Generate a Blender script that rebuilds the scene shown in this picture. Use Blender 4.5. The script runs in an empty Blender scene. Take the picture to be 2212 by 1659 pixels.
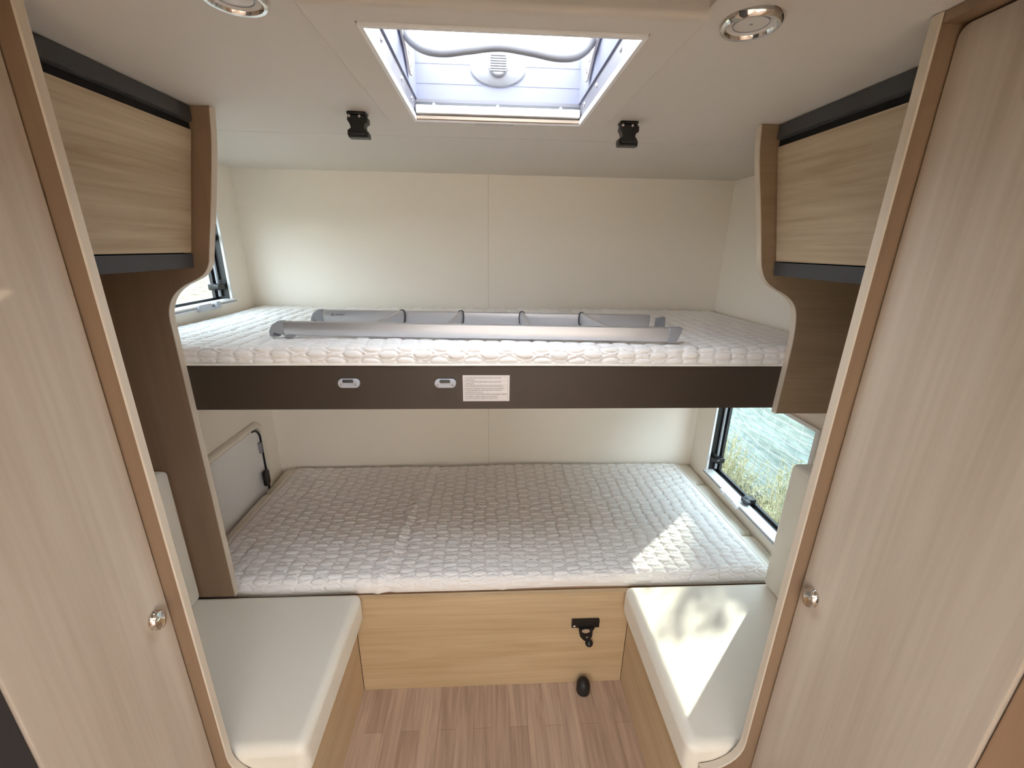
import bpy, bmesh, math, random
import numpy as np
from mathutils import Vector, Matrix, Euler
random.seed(7)
rng = np.random.default_rng(5)
SC = bpy.context.scene
COL = SC.collection
R = math.radians

# ------------------------------------------------------------------ materials
def new_mat(name):
    m = bpy.data.materials.new(name); m.use_nodes = True
    nt = m.node_tree; return m, nt, nt.nodes['Principled BSDF']
def lin(c):
    f = lambda v: v/12.92 if v <= .04045 else ((v+.055)/1.055)**2.4
    return tuple(f(v/255) for v in c)+(1,)
def N(nt, t, **k):
    n = nt.nodes.new(t)
    for a, v in k.items(): setattr(n, a, v)
    return n
def plain(name, rgb, rough=.5, metal=0, bump=0, bscale=200, spec=.5, coat=0):
    m, nt, b = new_mat(name)
    b.inputs['Base Color'].default_value = lin(rgb); b.inputs['Roughness'].default_value = rough
    b.inputs['Metallic'].default_value = metal; b.inputs['Specular IOR Level'].default_value = spec
    b.inputs['Coat Weight'].default_value = coat
    if bump:
        tc = N(nt, 'ShaderNodeTexCoord'); no = N(nt, 'ShaderNodeTexNoise'); bp = N(nt, 'ShaderNodeBump')
        no.inputs['Scale'].default_value = bscale; no.inputs['Detail'].default_value = 4
        bp.inputs['Strength'].default_value = bump; bp.inputs['Distance'].default_value = .002
        nt.links.new(tc.outputs['Object'], no.inputs['Vector']); nt.links.new(no.outputs['Fac'], bp.inputs['Height'])
        nt.links.new(bp.outputs['Normal'], b.inputs['Normal'])
    return m
def wood(name, light, dark, axis='z', rough=.45, contrast=1.0, wave=.0, scale=1.0):
    m, nt, b = new_mat(name)
    tc = N(nt, 'ShaderNodeTexCoord')
    def layer(across, along, detail, dist=0):
        mp = N(nt, 'ShaderNodeMapping'); s = [across*scale]*3; s['xyz'.index(axis)] = along*scale
        mp.inputs['Scale'].default_value = s
        no = N(nt, 'ShaderNodeTexNoise'); no.inputs['Scale'].default_value = 1; no.inputs['Detail'].default_value = detail
        no.inputs['Distortion'].default_value = dist
        nt.links.new(tc.outputs['Object'], mp.inputs['Vector']); nt.links.new(mp.outputs['Vector'], no.inputs['Vector'])
        return no.outputs['Fac']
    a = layer(9, .9, 4, .6+wave); f = layer(120, 3.0, 3, .3); g = layer(38, 1.6, 3, wave)
    def mth(op, x, y):
        n = N(nt, 'ShaderNodeMath', operation=op)
        for i, v in enumerate((x, y)):
            if isinstance(v, (int, float)): n.inputs[i].default_value = v
            else: nt.links.new(v, n.inputs[i])
        return n.outputs[0]
    s = mth('ADD', mth('MULTIPLY', a, .5), mth('ADD', mth('MULTIPLY', g, .3), mth('MULTIPLY', f, .2)))
    rp = N(nt, 'ShaderNodeValToRGB')
    rp.color_ramp.elements[0].position = .5-.16/contrast; rp.color_ramp.elements[1].position = .5+.16/contrast
    rp.color_ramp.elements[0].color = lin(dark); rp.color_ramp.elements[1].color = lin(light)
    nt.links.new(s, rp.inputs['Fac']); nt.links.new(rp.outputs['Color'], b.inputs['Base Color'])
    b.inputs['Roughness'].default_value = rough; b.inputs['Specular IOR Level'].default_value = .35
    bp = N(nt, 'ShaderNodeBump'); bp.inputs['Strength'].default_value = .12; bp.inputs['Distance'].default_value = .001
    nt.links.new(f, bp.inputs['Height']); nt.links.new(bp.outputs['Normal'], b.inputs['Normal'])
    return m
def pane_mat(name, tint, gloss=.06, diff=0.0):
    m, nt, b = new_mat(name); nt.nodes.remove(b)
    out = nt.nodes['Material Output']
    t = N(nt, 'ShaderNodeBsdfTransparent'); t.inputs[0].default_value = (*tint, 1)
    g = N(nt, 'ShaderNodeBsdfGlossy'); g.inputs['Roughness'].default_value = .02
    mx = N(nt, 'ShaderNodeMixShader'); mx.inputs[0].default_value = gloss
    nt.links.new(t.outputs[0], mx.inputs[1]); nt.links.new(g.outputs[0], mx.inputs[2]); last = mx
    if diff:
        d = N(nt, 'ShaderNodeBsdfTranslucent'); d.inputs[0].default_value = (.95, .96, 1, 1)
        m2 = N(nt, 'ShaderNodeMixShader'); m2.inputs[0].default_value = diff
        nt.links.new(mx.outputs[0], m2.inputs[1]); nt.links.new(d.outputs[0], m2.inputs[2]); last = m2
    nt.links.new(last.outputs[0], out.inputs['Surface']); return m
def translucent(name, rgb, tr=.5, bump=0, bscale=10, trc=None):
    m, nt, b = new_mat(name); nt.nodes.remove(b); out = nt.nodes['Material Output']
    d = N(nt, 'ShaderNodeBsdfDiffuse'); d.inputs[0].default_value = lin(rgb)
    t = N(nt, 'ShaderNodeBsdfTranslucent'); t.inputs[0].default_value = lin(trc or rgb)
    mx = N(nt, 'ShaderNodeMixShader'); mx.inputs[0].default_value = tr
    nt.links.new(d.outputs[0], mx.inputs[1]); nt.links.new(t.outputs[0], mx.inputs[2])
    nt.links.new(mx.outputs[0], out.inputs['Surface']); return m

M = {}
M['ceiling'] = plain('ceiling_laminate', (214, 208, 200), .55, bump=.1, bscale=400)
M['wall'] = plain('wall_laminate', (244, 237, 226), .5, bump=.08, bscale=300)
M['seam'] = plain('seam_backing', (190, 180, 165), .8)  # slightly darker backing seen through the sheet joints
M['wood_door'] = wood('ash_wood_vertical', (200, 186, 169), (174, 158, 140), 'z', contrast=1.15)
M['wood_panel'] = wood('oak_wood_vertical', (152, 127, 103), (130, 106, 84), 'z', contrast=.9)
M['wood_h'] = wood('oak_wood_along_aisle', (208, 190, 163), (172, 150, 121), 'y', contrast=1.35, wave=1.2)
M['wood_x'] = wood('honey_oak_across', (211, 187, 152), (186, 158, 121), 'x', contrast=1.25, wave=.8)
M['wood_xr'] = wood('oak_wood_across', (164, 140, 112), (142, 118, 92), 'x', contrast=1.1, wave=1.0)
M['wood_y'] = wood('honey_oak_along_aisle', (210, 187, 153), (188, 162, 126), 'y', contrast=1.1, wave=.6)
M['edge'] = wood('edge_band', (212, 199, 181), (200, 186, 167), 'z', contrast=.8)
M['near_wood'] = wood('shaded_oak', (160, 128, 100), (140, 110, 86), 'z')  # oak with the shadow on the near right unit put into its colour
M['charcoal'] = plain('charcoal_laminate', (46, 44, 46), .5)
M['dark_brown'] = plain('dark_brown_laminate', (66, 55, 46), .45, bump=.05, bscale=600)
M['anthracite'] = plain('anthracite_profile', (66, 66, 68), .4)
M['black'] = plain('black_plastic', (14, 13, 14), .35)
M['blackgap'] = plain('black_recess', (9, 8, 8), .9)
M['rubber'] = plain('black_rubber', (20, 20, 22), .45)
M['leather'] = plain('cream_leatherette', (236, 230, 216), .5, bump=.22, bscale=260)
M['fabric'] = plain('white_quilted_fabric', (248, 245, 242), .85, bump=.18, bscale=700, spec=.2)
M['piping'] = plain('white_piping', (248, 244, 236), .7)
M['alu'] = plain('brushed_aluminium', (208, 208, 212), .34, metal=.72)
M['greyplastic'] = plain('grey_plastic', (150, 152, 158), .5)
M['lightgrey'] = plain('light_grey_plastic', (186, 188, 196), .4)
M['whiteplastic'] = plain('white_plastic', (236, 236, 236), .4)
M['palegrey'] = plain('pale_grey_plastic', (205, 203, 206), .5)
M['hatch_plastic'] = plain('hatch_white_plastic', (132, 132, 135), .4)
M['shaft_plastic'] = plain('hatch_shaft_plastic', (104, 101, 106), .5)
M['tan'] = plain('tan_strip', (170, 152, 132), .6)
M['chrome'] = plain('chrome', (225, 222, 218), .06, metal=1)
M['steel'] = plain('screw_steel', (190, 190, 195), .25, metal=.9)
M['paper'] = plain('sticker_paper', (236, 228, 224), .6)
M['ink'] = plain('printed_ink', (52, 50, 54), .7)
M['dome_skirt'] = translucent('milky_dome_side', (168, 169, 184), .5, trc=(92, 94, 108))
M['dome_top'] = pane_mat('milky_dome_top', (.97, .98, 1.0), .03, .80)
M['pane'] = pane_mat('tinted_pane', (.70, .755, .765), .04)
M['seal'] = plain('black_seal', (18, 18, 20), .4)
M['lens'] = plain('lamp_lens', (214, 210, 206), .25)

# floor vinyl: planks along y
def floor_mat():
    m, nt, b = new_mat('vinyl_plank_floor')
    tc = N(nt, 'ShaderNodeTexCoord'); mp = N(nt, 'ShaderNodeMapping'); mp.inputs['Rotation'].default_value = (0, 0, R(90))
    br = N(nt, 'ShaderNodeTexBrick'); br.offset = .37; br.offset_frequency = 2
    br.inputs['Scale'].default_value = 1; br.inputs['Brick Width'].default_value = .42; br.inputs['Row Height'].default_value = .062
    br.inputs['Mortar Size'].default_value = .0008; br.inputs['Mortar Smooth'].default_value = .4; br.inputs['Bias'].default_value = -.1
    br.inputs['Color1'].default_value = lin((200, 174, 150)); br.inputs['Color2'].default_value = lin((182, 154, 131))
    br.inputs['Mortar'].default_value = lin((156, 129, 109))
    nt.links.new(tc.outputs['Object'], mp.inputs['Vector']); nt.links.new(mp.outputs['Vector'], br.inputs['Vector'])
    m2 = N(nt, 'ShaderNodeMapping'); m2.inputs['Scale'].default_value = (70, 4, 10)
    no = N(nt, 'ShaderNodeTexNoise'); no.inputs['Scale'].default_value = 1; no.inputs['Detail'].default_value = 5; no.inputs['Distortion'].default_value = .8
    nt.links.new(tc.outputs['Object'], m2.inputs['Vector']); nt.links.new(m2.outputs['Vector'], no.inputs['Vector'])
    rp = N(nt, 'ShaderNodeValToRGB'); rp.color_ramp.elements[0].position = .3; rp.color_ramp.elements[1].position = .72
    rp.color_ramp.elements[0].color = (.68, .66, .66, 1); rp.color_ramp.elements[1].color = (1.06, 1.04, 1.04, 1)
    nt.links.new(no.outputs['Fac'], rp.inputs['Fac'])
    mx = N(nt, 'ShaderNodeMix', data_type='RGBA', blend_type='MULTIPLY'); mx.inputs['Factor'].default_value = 1
    nt.links.new(br.outputs['Color'], mx.inputs['A']); nt.links.new(rp.outputs['Color'], mx.inputs['B'])
    nt.links.new(mx.outputs['Result'], b.inputs['Base Color']); b.inputs['Roughness'].default_value = .5
    return m
M['floor'] = floor_mat()
def two_tone(name, c1, c2, scale, rough=.9, stretch=(1, 1, 1), tr=0):
    m, nt, b = new_mat(name)
    tc = N(nt, 'ShaderNodeTexCoord'); mp = N(nt, 'ShaderNodeMapping'); mp.inputs['Scale'].default_value = stretch
    no = N(nt, 'ShaderNodeTexNoise'); no.inputs['Scale'].default_value = scale; no.inputs['Detail'].default_value = 6
    rp = N(nt, 'ShaderNodeValToRGB'); rp.color_ramp.elements[0].position = .38; rp.color_ramp.elements[1].position = .62
    rp.color_ramp.elements[0].color = lin(c1); rp.color_ramp.elements[1].color = lin(c2)
    nt.links.new(tc.outputs['Object'], mp.inputs['Vector']); nt.links.new(mp.outputs['Vector'], no.inputs['Vector'])
    nt.links.new(no.outputs['Fac'], rp.inputs['Fac']); nt.links.new(rp.outputs['Color'], b.inputs['Base Color'])
    b.inputs['Roughness'].default_value = rough; b.inputs['Specular IOR Level'].default_value = .1
    if tr:
        out = nt.nodes['Material Output']; t = N(nt, 'ShaderNodeBsdfTranslucent'); ms = N(nt, 'ShaderNodeMixShader'); ms.inputs[0].default_value = tr
        nt.links.new(rp.outputs['Color'], t.inputs[0]); nt.links.new(b.outputs[0], ms.inputs[1]); nt.links.new(t.outputs[0], ms.inputs[2])
        nt.links.new(ms.outputs[0], out.inputs['Surface'])
    return m
M['field'] = two_tone('dry_grass_ground', (88, 79, 63), (142, 132, 110), 2.2, stretch=(1, 1, 1))
M['screen'] = two_tone('teal_shade_net', (116, 127, 124), (142, 152, 148), 9, stretch=(1, 1, 5), tr=.35)
M['wire'] = plain('fence_wire', (190, 198, 198), .5)
M['leaf'] = two_tone('dry_leaf', (128, 130, 98), (198, 191, 152), 14, tr=.45)
M['straw'] = two_tone('straw', (180, 171, 136), (214, 206, 176), 20, tr=.4)

# ------------------------------------------------------------------ mesh helpers
def box(bm, x0, x1, y0, y1, z0, z1, bev=0, seg=2):
    v = [bm.verts.new((x, y, z)) for x in (x0, x1) for y in (y0, y1) for z in (z0, z1)]
    fs = [bm.faces.new([v[i] for i in q]) for q in ((0, 1, 3, 2), (4, 6, 7, 5), (0, 4, 5, 1), (2, 3, 7, 6), (0, 2, 6, 4), (1, 5, 7, 3))]
    if bev:
        es = list({e for f in fs for e in f.edges})
        bmesh.ops.bevel(bm, geom=es, offset=bev, segments=seg, profile=.5, affect='EDGES')
def prism(bm, pts, axis, a0, a1, bev=0, seg=2):
    """pts: 2D outline in the plane across AXIS (x->(y,z), y->(x,z), z->(x,y))."""
    def mk(p, a):
        return {'x': (a, p[0], p[1]), 'y': (p[0], a, p[1]), 'z': (p[0], p[1], a)}[axis]
    A = [bm.verts.new(mk(p, a0)) for p in pts]; B = [bm.verts.new(mk(p, a1)) for p in pts]
    n = len(pts); fs = [bm.faces.new(A), bm.faces.new(B[::-1])]
    caps = [e for f in fs for e in f.edges]
    for i in range(n): fs.append(bm.faces.new((A[i], B[i], B[(i+1) % n], A[(i+1) % n])))
    bmesh.ops.recalc_face_normals(bm, faces=fs)
    if bev: bmesh.ops.bevel(bm, geom=caps, offset=bev, segments=seg, profile=.5, affect='EDGES')
def catmull(pts, n=8):
    P = [Vector(p) for p in pts]; P = [P[0]*2-P[1]]+P+[P[-1]*2-P[-2]]; out = []
    for i in range(1, len(P)-2):
        for k in range(n):
            t = k/n; a, b, c, d = P[i-1:i+3]
            out.append(.5*((2*b)+(-a+c)*t+(2*a-5*b+4*c-d)*t*t+(-a+3*b-3*c+d)*t**3))
    out.append(P[-2]); return out
def tube(bm, pts, r, seg=12, sy=1.0, closed=False, up=None):
    """tube along points; r number or list; sy flattens along the second axis."""
    P = [Vector(p) for p in pts]; n = len(P); rings = []
    prev = None
    for i, p in enumerate(P):
        t = ((P[(i+1) % n]-P[i-1]) if closed else (P[min(i+1, n-1)]-P[max(i-1, 0)])).normalized()
        if up is not None: a = t.cross(Vector(up)).normalized()
        elif prev is None:
            a = t.orthogonal().normalized()
        else:
            a = (prev-t*prev.dot(t)).normalized()
        prev = a; b = t.cross(a); rr = r[i] if isinstance(r, (list, tuple)) else r
        rings.append([bm.verts.new(p+(a*math.cos(q)*rr*sy+b*math.sin(q)*rr)) for q in [2*math.pi*k/seg for k in range(seg)]])
    fs = []
    for i in range(n if closed else n-1):
        A, B = rings[i], rings[(i+1) % n]
        for k in range(seg): fs.append(bm.faces.new((A[k], A[(k+1) % seg], B[(k+1) % seg], B[k])))
    if not closed: fs += [bm.faces.new(rings[0][::-1]), bm.faces.new(rings[-1])]
    bmesh.ops.recalc_face_normals(bm, faces=fs)
def lathe(bm, prof, origin, direction, seg=32, sx=1.0, xdir=None):
    """prof: (radius, height) pairs revolved about DIRECTION at ORIGIN."""
    d = Vector(direction).normalized(); a = Vector(xdir).normalized() if xdir else d.orthogonal().normalized(); b = d.cross(a); o = Vector(origin)
    rings = []
    for r, h in prof:
        if r < 1e-6: rings.append([bm.verts.new(o+d*h)])
        else: rings.append([bm.verts.new(o+d*h+(a*math.cos(q)*sx+b*math.sin(q))*r) for q in [2*math.pi*k/seg for k in range(seg)]])
    fs = []
    for A, B in zip(rings, rings[1:]):
        for k in range(seg):
            k2 = (k+1) % seg
            if len(A) == 1 and len(B) == 1: continue
            if len(A) == 1: fs.append(bm.faces.new((A[0], B[k2], B[k])))
            elif len(B) == 1: fs.append(bm.faces.new((A[k], A[k2], B[0])))
            else: fs.append(bm.faces.new((A[k], A[k2], B[k2], B[k])))
    bmesh.ops.recalc_face_normals(bm, faces=fs)
def ring(bm, axis, a0, a1, o, i):
    """rectangular ring: outer o=(u0,u1,v0,v1), inner i, extruded along axis."""
    def mk(u, v, a): return {'x': (a, u, v), 'y': (u, a, v), 'z': (u, v, a)}[axis]
    def loop(q, a): return [bm.verts.new(mk(u, v, a)) for u, v in ((q[0], q[2]), (q[1], q[2]), (q[1], q[3]), (q[0], q[3]))]
    O0, O1, I0, I1 = loop(o, a0), loop(o, a1), loop(i, a0), loop(i, a1); fs = []
    for k in range(4):
        j = (k+1) % 4
        for q in ((O0[k], O0[j], I0[j], I0[k]), (O1[k], I1[k], I1[j], O1[j]), (O0[k], O1[k], O1[j], O0[j]), (I0[k], I0[j], I1[j], I1[k])):
            fs.append(bm.faces.new(q))
    bmesh.ops.recalc_face_normals(bm, faces=fs)
def rrect(u0, u1, v0, v1, r, n=6, rs=None):
    """rounded rectangle outline; rs = radii for corners (u0v0,u1v0,u1v1,u0v1)"""
    rs = rs or (r,)*4; out = []
    for (cu, cv, su, sv, a0), rr in zip(((u0, v0, 1, 1, 180), (u1, v0, -1, 1, 270), (u1, v1, -1, -1, 0), (u0, v1, 1, -1, 90)), rs):
        if rr <= 0: out.append((cu, cv)); continue
        for k in range(n+1):
            t = R(a0+90*k/n); out.append((cu+su*rr+rr*math.cos(t), cv+sv*rr+rr*math.sin(t)))
    return out

def finish(me, smooth=35):
    if smooth:
        for p in me.polygons: p.use_smooth = True
        me.set_sharp_from_angle(angle=R(smooth))
def props(o, label=None, cat=None, group=None, kind=None):
    for k, v in (('label', label), ('category', cat), ('group', group), ('kind', kind)):
        if v: o[k] = v
    return o
def wloc(o):
    v = Vector(o.location)
    while o.parent: o = o.parent; v += o.location
    return v
def link_mesh(name, me, mat, origin, parent=None):
    o = bpy.data.objects.new(name, me); COL.objects.link(o)
    me.materials.clear(); me.materials.append(mat)
    if parent: o.parent = parent; o.location = Vector(origin)-wloc(parent)
    else: o.location = origin
    return o
def obj(name, bm, mat, parent=None, smooth=35, origin=None, label=None):
    """link a world-space bmesh as one object with its origin at its base centre (parents are unrotated)."""
    me = bpy.data.meshes.new(name); bmesh.ops.recalc_face_normals(bm, faces=bm.faces[:]); bm.to_mesh(me); bm.free()
    co = np.array([v.co for v in me.vertices]); lo, hi = co.min(0), co.max(0)
    og = Vector(origin) if origin is not None else Vector(((lo[0]+hi[0])/2, (lo[1]+hi[1])/2, lo[2]))
    me.transform(Matrix.Translation(-og)); finish(me, smooth)
    o = link_mesh(name, me, mat, og, parent)
    if smooth:
        wn = o.modifiers.new('weighted_normal', 'WEIGHTED_NORMAL'); wn.keep_sharp = True; wn.weight = 100
    if label: o['label'] = label
    return o
def np_obj(name, verts, faces, mat, parent=None, smooth=60):
    me = bpy.data.meshes.new(name); lo, hi = verts.min(0), verts.max(0)
    og = np.array([(lo[0]+hi[0])/2, (lo[1]+hi[1])/2, lo[2]])
    me.from_pydata((verts-og).tolist(), [], faces.tolist() if hasattr(faces, 'tolist') else faces); me.update(); finish(me, smooth)
    return link_mesh(name, me, mat, Vector(og), parent)
def thing(name, loc, label, cat, group=None):
    o = bpy.data.objects.new(name, None); COL.objects.link(o); o.location = loc; o.empty_display_size = .05
    return props(o, label, cat, group)
def struct(o): o['kind'] = 'structure'; return o
def dup(root, loc, label):
    def cp(o, par):
        c = o.copy(); COL.objects.link(c); c.parent = par
        for ch in list(o.children): cp(ch, c)
        return c
    r = cp(root, None); r.location = loc; r['label'] = label; return r
def B(): return bmesh.new()
def text_mesh(name, txt, size, width, mat, M4, parent, spacing=1.0):
    """flat lettering of a given cap size, squeezed to WIDTH, placed by matrix M4 (world)."""
    cu = bpy.data.curves.new(name, 'FONT'); cu.body = txt; cu.size = size; cu.extrude = .00008
    cu.space_line = spacing; cu.resolution_u = 2
    t = bpy.data.objects.new(name, cu); COL.objects.link(t)
    bpy.context.view_layer.update()
    me = bpy.data.meshes.new_from_object(t.evaluated_get(bpy.context.evaluated_depsgraph_get()))
    bpy.data.objects.remove(t)
    xs = [v.co.x for v in me.vertices]; w = max(xs)-min(xs)
    sx = (width/w) if width else 1
    me.transform(Matrix.Diagonal((sx, 1, 1, 1))); me.transform(M4)
    co = np.array([v.co for v in me.vertices]); lo, hi = co.min(0), co.max(0); og = Vector(((lo[0]+hi[0])/2, (lo[1]+hi[1])/2, lo[2]))
    me.transform(Matrix.Translation(-og)); me.name = name
    return link_mesh(name, me, mat, og, parent)

# ------------------------------------------------------------------ dimensions
XL, XR, ZC = -1.101, 1.099, 1.880
SIDE = (-4.40, -3.05, .85, 1.55)
YF = -4.6                       # where the built part of the caravan ends, behind the camera
HX0, HX1, HY0, HY1 = -.184, .213, -1.325, -.868     # roof hatch opening
W1 = (-.80, -.165, 1.345, 1.690)                    # left window (y0,y1,z0,z1)
W2 = (-.785, -.178, .512, 1.003)                    # right window

# ------------------------------------------------------------------ room shell
bm = B(); box(bm, XL-.04, XR+.04, YF, .05, -.04, 0); struct(obj('floor', bm, M['floor'], smooth=0))
# back wall: two sheets with a hairline joint at x = .0
bm = B(); box(bm, XL-.04, -.0135, .0, .03, -.02, ZC+.02); box(bm, -.0122, XR+.04, .0, .03, -.02, ZC+.02)
wb = struct(obj('wall_back', bm, M['wall'], smooth=0))
bm = B(); box(bm, -.03, .0, .002, .03, 0, ZC); obj('joint_strip', bm, M['seam'], wb, smooth=0)
def wall_with_hole(name, x, s, hole, mat):
    y0, y1, z0, z1 = hole; xa, xb = sorted((x, x+s*.04)); bm = B()
    ya, yb, za, zb = SIDE       # unseen opening added behind the camera to let in daylight
    box(bm, xa, xb, YF, ya, -.02, ZC+.02); box(bm, xa, xb, yb, y0, -.02, ZC+.02); box(bm, xa, xb, ya, yb, -.02, za); box(bm, xa, xb, ya, yb, zb, ZC+.02)
    box(bm, xa, xb, y1, .03, -.02, ZC+.02)
    box(bm, xa, xb, y0, y1, -.02, z0); box(bm, xa, xb, y0, y1, z1, ZC+.02)
    return struct(obj(name, bm, mat, smooth=0))
wall_with_hole('wall_left', XL, -1, W1, M['wall'])
wall_with_hole('wall_right', XR, 1, W2, M['wall'])
bm = B(); box(bm, XL-.04, XR+.04, YF-.04, YF, -.02, ZC+.02); struct(obj('wall_front', bm, M['wall'], smooth=0))
# ceiling: rear sheet, side sheets, and a shallow recess ahead of the hatch panel
RX0, RX1, RY = -.250, .279, -1.372
bm = B()
box(bm, XL-.04, XR+.04, -.6435, .03, ZC, ZC+.03)
box(bm, XL-.04, HX0-.004, RY, -.6455, ZC, ZC+.03); box(bm, HX1+.004, XR+.04, RY, -.6455, ZC, ZC+.03)
box(bm, HX0-.004, HX1+.004, HY1+.022, -.6455, ZC, ZC+.03); box(bm, HX0-.004, HX1+.004, RY, HY0-.004, ZC, ZC+.03)
box(bm, XL-.04, RX0, YF, RY, ZC, ZC+.03); box(bm, RX1, XR+.04, YF, RY, ZC, ZC+.03)
box(bm, RX0-.02, RX1+.02, RY-.27, RY+.02, ZC+.12, ZC+.15); box(bm, RX0, RX1, -2.8, RY-.25, ZC, ZC+.03); box(bm, RX0, RX1, YF, -3.5, ZC, ZC+.03); box(bm, RX0-.02, RX1+.02, RY-.27, RY-.25, ZC+.02, ZC+.12)  # leaves an unseen roof gap behind the camera, added for daylight
box(bm, RX0-.02, RX0, RY-.25, RY, ZC+.02, ZC+.12); box(bm, RX1, RX1+.02, RY-.25, RY, ZC+.02, ZC+.12)
box(bm, RX0-.02, RX1+.02, RY, RY+.02, ZC+.02, ZC+.12)
ce = struct(obj('ceiling', bm, M['ceiling'], smooth=0))
bm = B(); box(bm, XL, XR, -.655, -.635, ZC+.002, ZC+.02); obj('joint_strip', bm, M['seam'], ce, smooth=0)
# moulded surround panel of the hatch
bm = B(); ring(bm, 'z', 1.868, ZC+.031, (RX0-.008, RX1+.006, RY-.002, -.885+.055), (HX0-.006, HX1+.006, HY0-.006, HY1+.021))
ed = [e for e in bm.edges if abs(e.verts[0].co.z-1.868) < 1e-5 and abs(e.verts[1].co.z-1.868) < 1e-5 and
      (min(abs(e.verts[i].co.x-q) for q in (RX0-.008, RX1+.006) for i in (0, 1)) < 1e-4 or e.verts[0].co.y > -.84) and len(e.link_faces) == 2 and
      any(abs(f.normal.z) < .5 for f in e.link_faces)]
bmesh.ops.bevel(bm, geom=ed, offset=.011, segments=3, profile=.5, affect='EDGES')
struct(obj('trim_1', bm, M['ceiling'], smooth=40))

# unseen beam added across the aisle to hold back light from the rear
bm = B(); box(bm, -.595, .575, -1.665, -1.625, 1.79, ZC-.001, .004); struct(obj('rear_light_blocker', bm, M['ceiling']))

# ------------------------------------------------------------------ roof hatch
rl = thing('roof_hatch', (.014, -1.097, 1.87), 'white framed roof hatch open to the bright sky in the middle of the ceiling', 'roof hatch')
bm = B(); ring(bm, 'z', 1.864, 1.876, (HX0-.004, HX1+.004, HY0-.004, HY1+.004), (HX0+.003, HX1-.003, HY0+.003, HY1-.002)); obj('frame', bm, M['whiteplastic'], rl)
bm = B(); ring(bm, 'z', 1.876, 1.913, (HX0-.012, HX1+.012, HY0-.012, HY1+.02), (HX0, HX1, HY0, HY1+.006)); obj('shaft', bm, M['shaft_plastic'], rl)
bm = B(); ring(bm, 'z', 1.913, 2.014, (HX0-.014, HX1+.014, HY0-.014, HY1+.024), (HX0+.004, HX1-.004, HY0+.004, HY1+.008))
for z in (1.945, 1.985): box(bm, HX0, HX1, HY1+.0072, HY1+.010, z, z+.0010)
obj('dome_skirt', bm, M['dome_skirt'], rl)
bm = B(); n = 12
vs = [[bm.verts.new((HX0-.014+(HX1-HX0+.028)*i/n, HY0-.014+(HY1-HY0+.038)*j/n, 2.014+.022*(1-(2*i/n-1)**4)*(1-(2*j/n-1)**4))) for j in range(n+1)] for i in range(n+1)]
for i in range(n):
    for j in range(n): bm.faces.new((vs[i][j], vs[i+1][j], vs[i+1][j+1], vs[i][j+1]))
obj('dome_top', bm, M['dome_top'], rl)
bm = B(); box(bm, HX0+.003, HX1-.003, HY1-.016, HY1+.006, 1.878, 1.8955, .003); obj('blind_rail', bm, M['whiteplastic'], rl)
bm = B(); box(bm, HX0+.003, HX1-.003, HY1-.010, HY1+.006, 1.8672, 1.8745, .001); obj('blind_strip', bm, M['tan'], rl)
bm = B(); box(bm, HX0+.003, HX1-.003, HY1+.001, HY1+.0075, 1.8955, 1.905); obj('seal', bm, M['anthracite'], rl)
hp = [(-.186, -1.16, 2.005), (-.181, -1.08, 1.985), (-.168, -1.05, 1.958), (-.140, -1.05, 1.937), (-.10, -1.05, 1.931), (-.05, -1.05, 1.937), (.012, -1.05, 1.944),
      (.075, -1.05, 1.938), (.125, -1.05, 1.931), (.163, -1.05, 1.934), (.190, -1.05, 1.953), (.202, -1.08, 1.98), (.206, -1.16, 2.0)]
hp = [(a, b, c+.009) for a, b, c in hp]
bm = B(); tube(bm, catmull(hp, 6), .0096, 14); obj('handle_bar', bm, M['hatch_plastic'], rl)
for s, x in ((1, HX0+.007), (-1, HX1-.007)):
    bm = B(); prism(bm, [(-1.30, 2.008), (-1.20, 2.011), (-1.06, 2.005), (-.99, 1.955), (-.965, 1.925), (-.985, 1.922), (-1.03, 1.952), (-1.10, 1.975), (-1.30, 1.985)], 'x', x, x+s*.006, .0015)
    a = obj('side_arm', bm, M['palegrey'], rl)
    for y, z, r in ((-1.005, 1.958, .010), (-1.03, 1.982, .012), (-1.065, 1.986, .008), (-.985, 1.94, .006)):
        bm = B(); lathe(bm, [(0, .0005), (r*.7, .0005), (r*.7, .0015), (r, .0015), (r, 0)], (x+s*.006, y, z), (s, 0, 0), 16); obj('bolt', bm, M['greyplastic'], a)
bm = B(); lathe(bm, [(0, .016), (.016, .0155), (.028, .012), (.036, .006), (.038, 0)], (.013, HY1+.008, 1.979), (0, -1, 0), 40, 1.75, (1, 0, 0)); lp = obj('lock_plate', bm, M['hatch_plastic'], rl)
bm = B(); lathe(bm, [(0, .012), (.021, .012), (.0235, .010), (.0245, 0)], (.013, HY1-.006, 1.982), (0, -1, 0), 32)
for k in range(-3, 4): box(bm, .013-.019, .013+.019, HY1-.0205, HY1-.0175, 1.982+k*.005-.001, 1.982+k*.005+.001, .0006, 1)
obj('button', bm, M['hatch_plastic'], lp)
for x, s in ((HX0, 1), (HX1, -1)):
    for y in (-1.03, -.91, -1.2):
        bm = B(); lathe(bm, [(0, .003), (.003, .0028), (.0055, .0015), (.006, 0)], (x, y, 1.899), (s, 0, 0), 16); obj('screw', bm, M['steel'], rl)
for x in (-.14, .012, .165):
    bm = B(); lathe(bm, [(0, .003), (.003, .0028), (.0045, .0012), (.005, 0)], (x, HY1+.001, 1.9), (0, -1, 0), 12); obj('screw', bm, M['steel'], rl)
bm = B(); box(bm, -.042, .002, HY1+.024, HY1+.034, 1.8665, 1.8685, .0005, 1); box(bm, .006, .052, HY1+.024, HY1+.034, 1.8665, 1.8685, .0005, 1); obj('vent_label', bm, M['palegrey'], rl)

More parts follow.
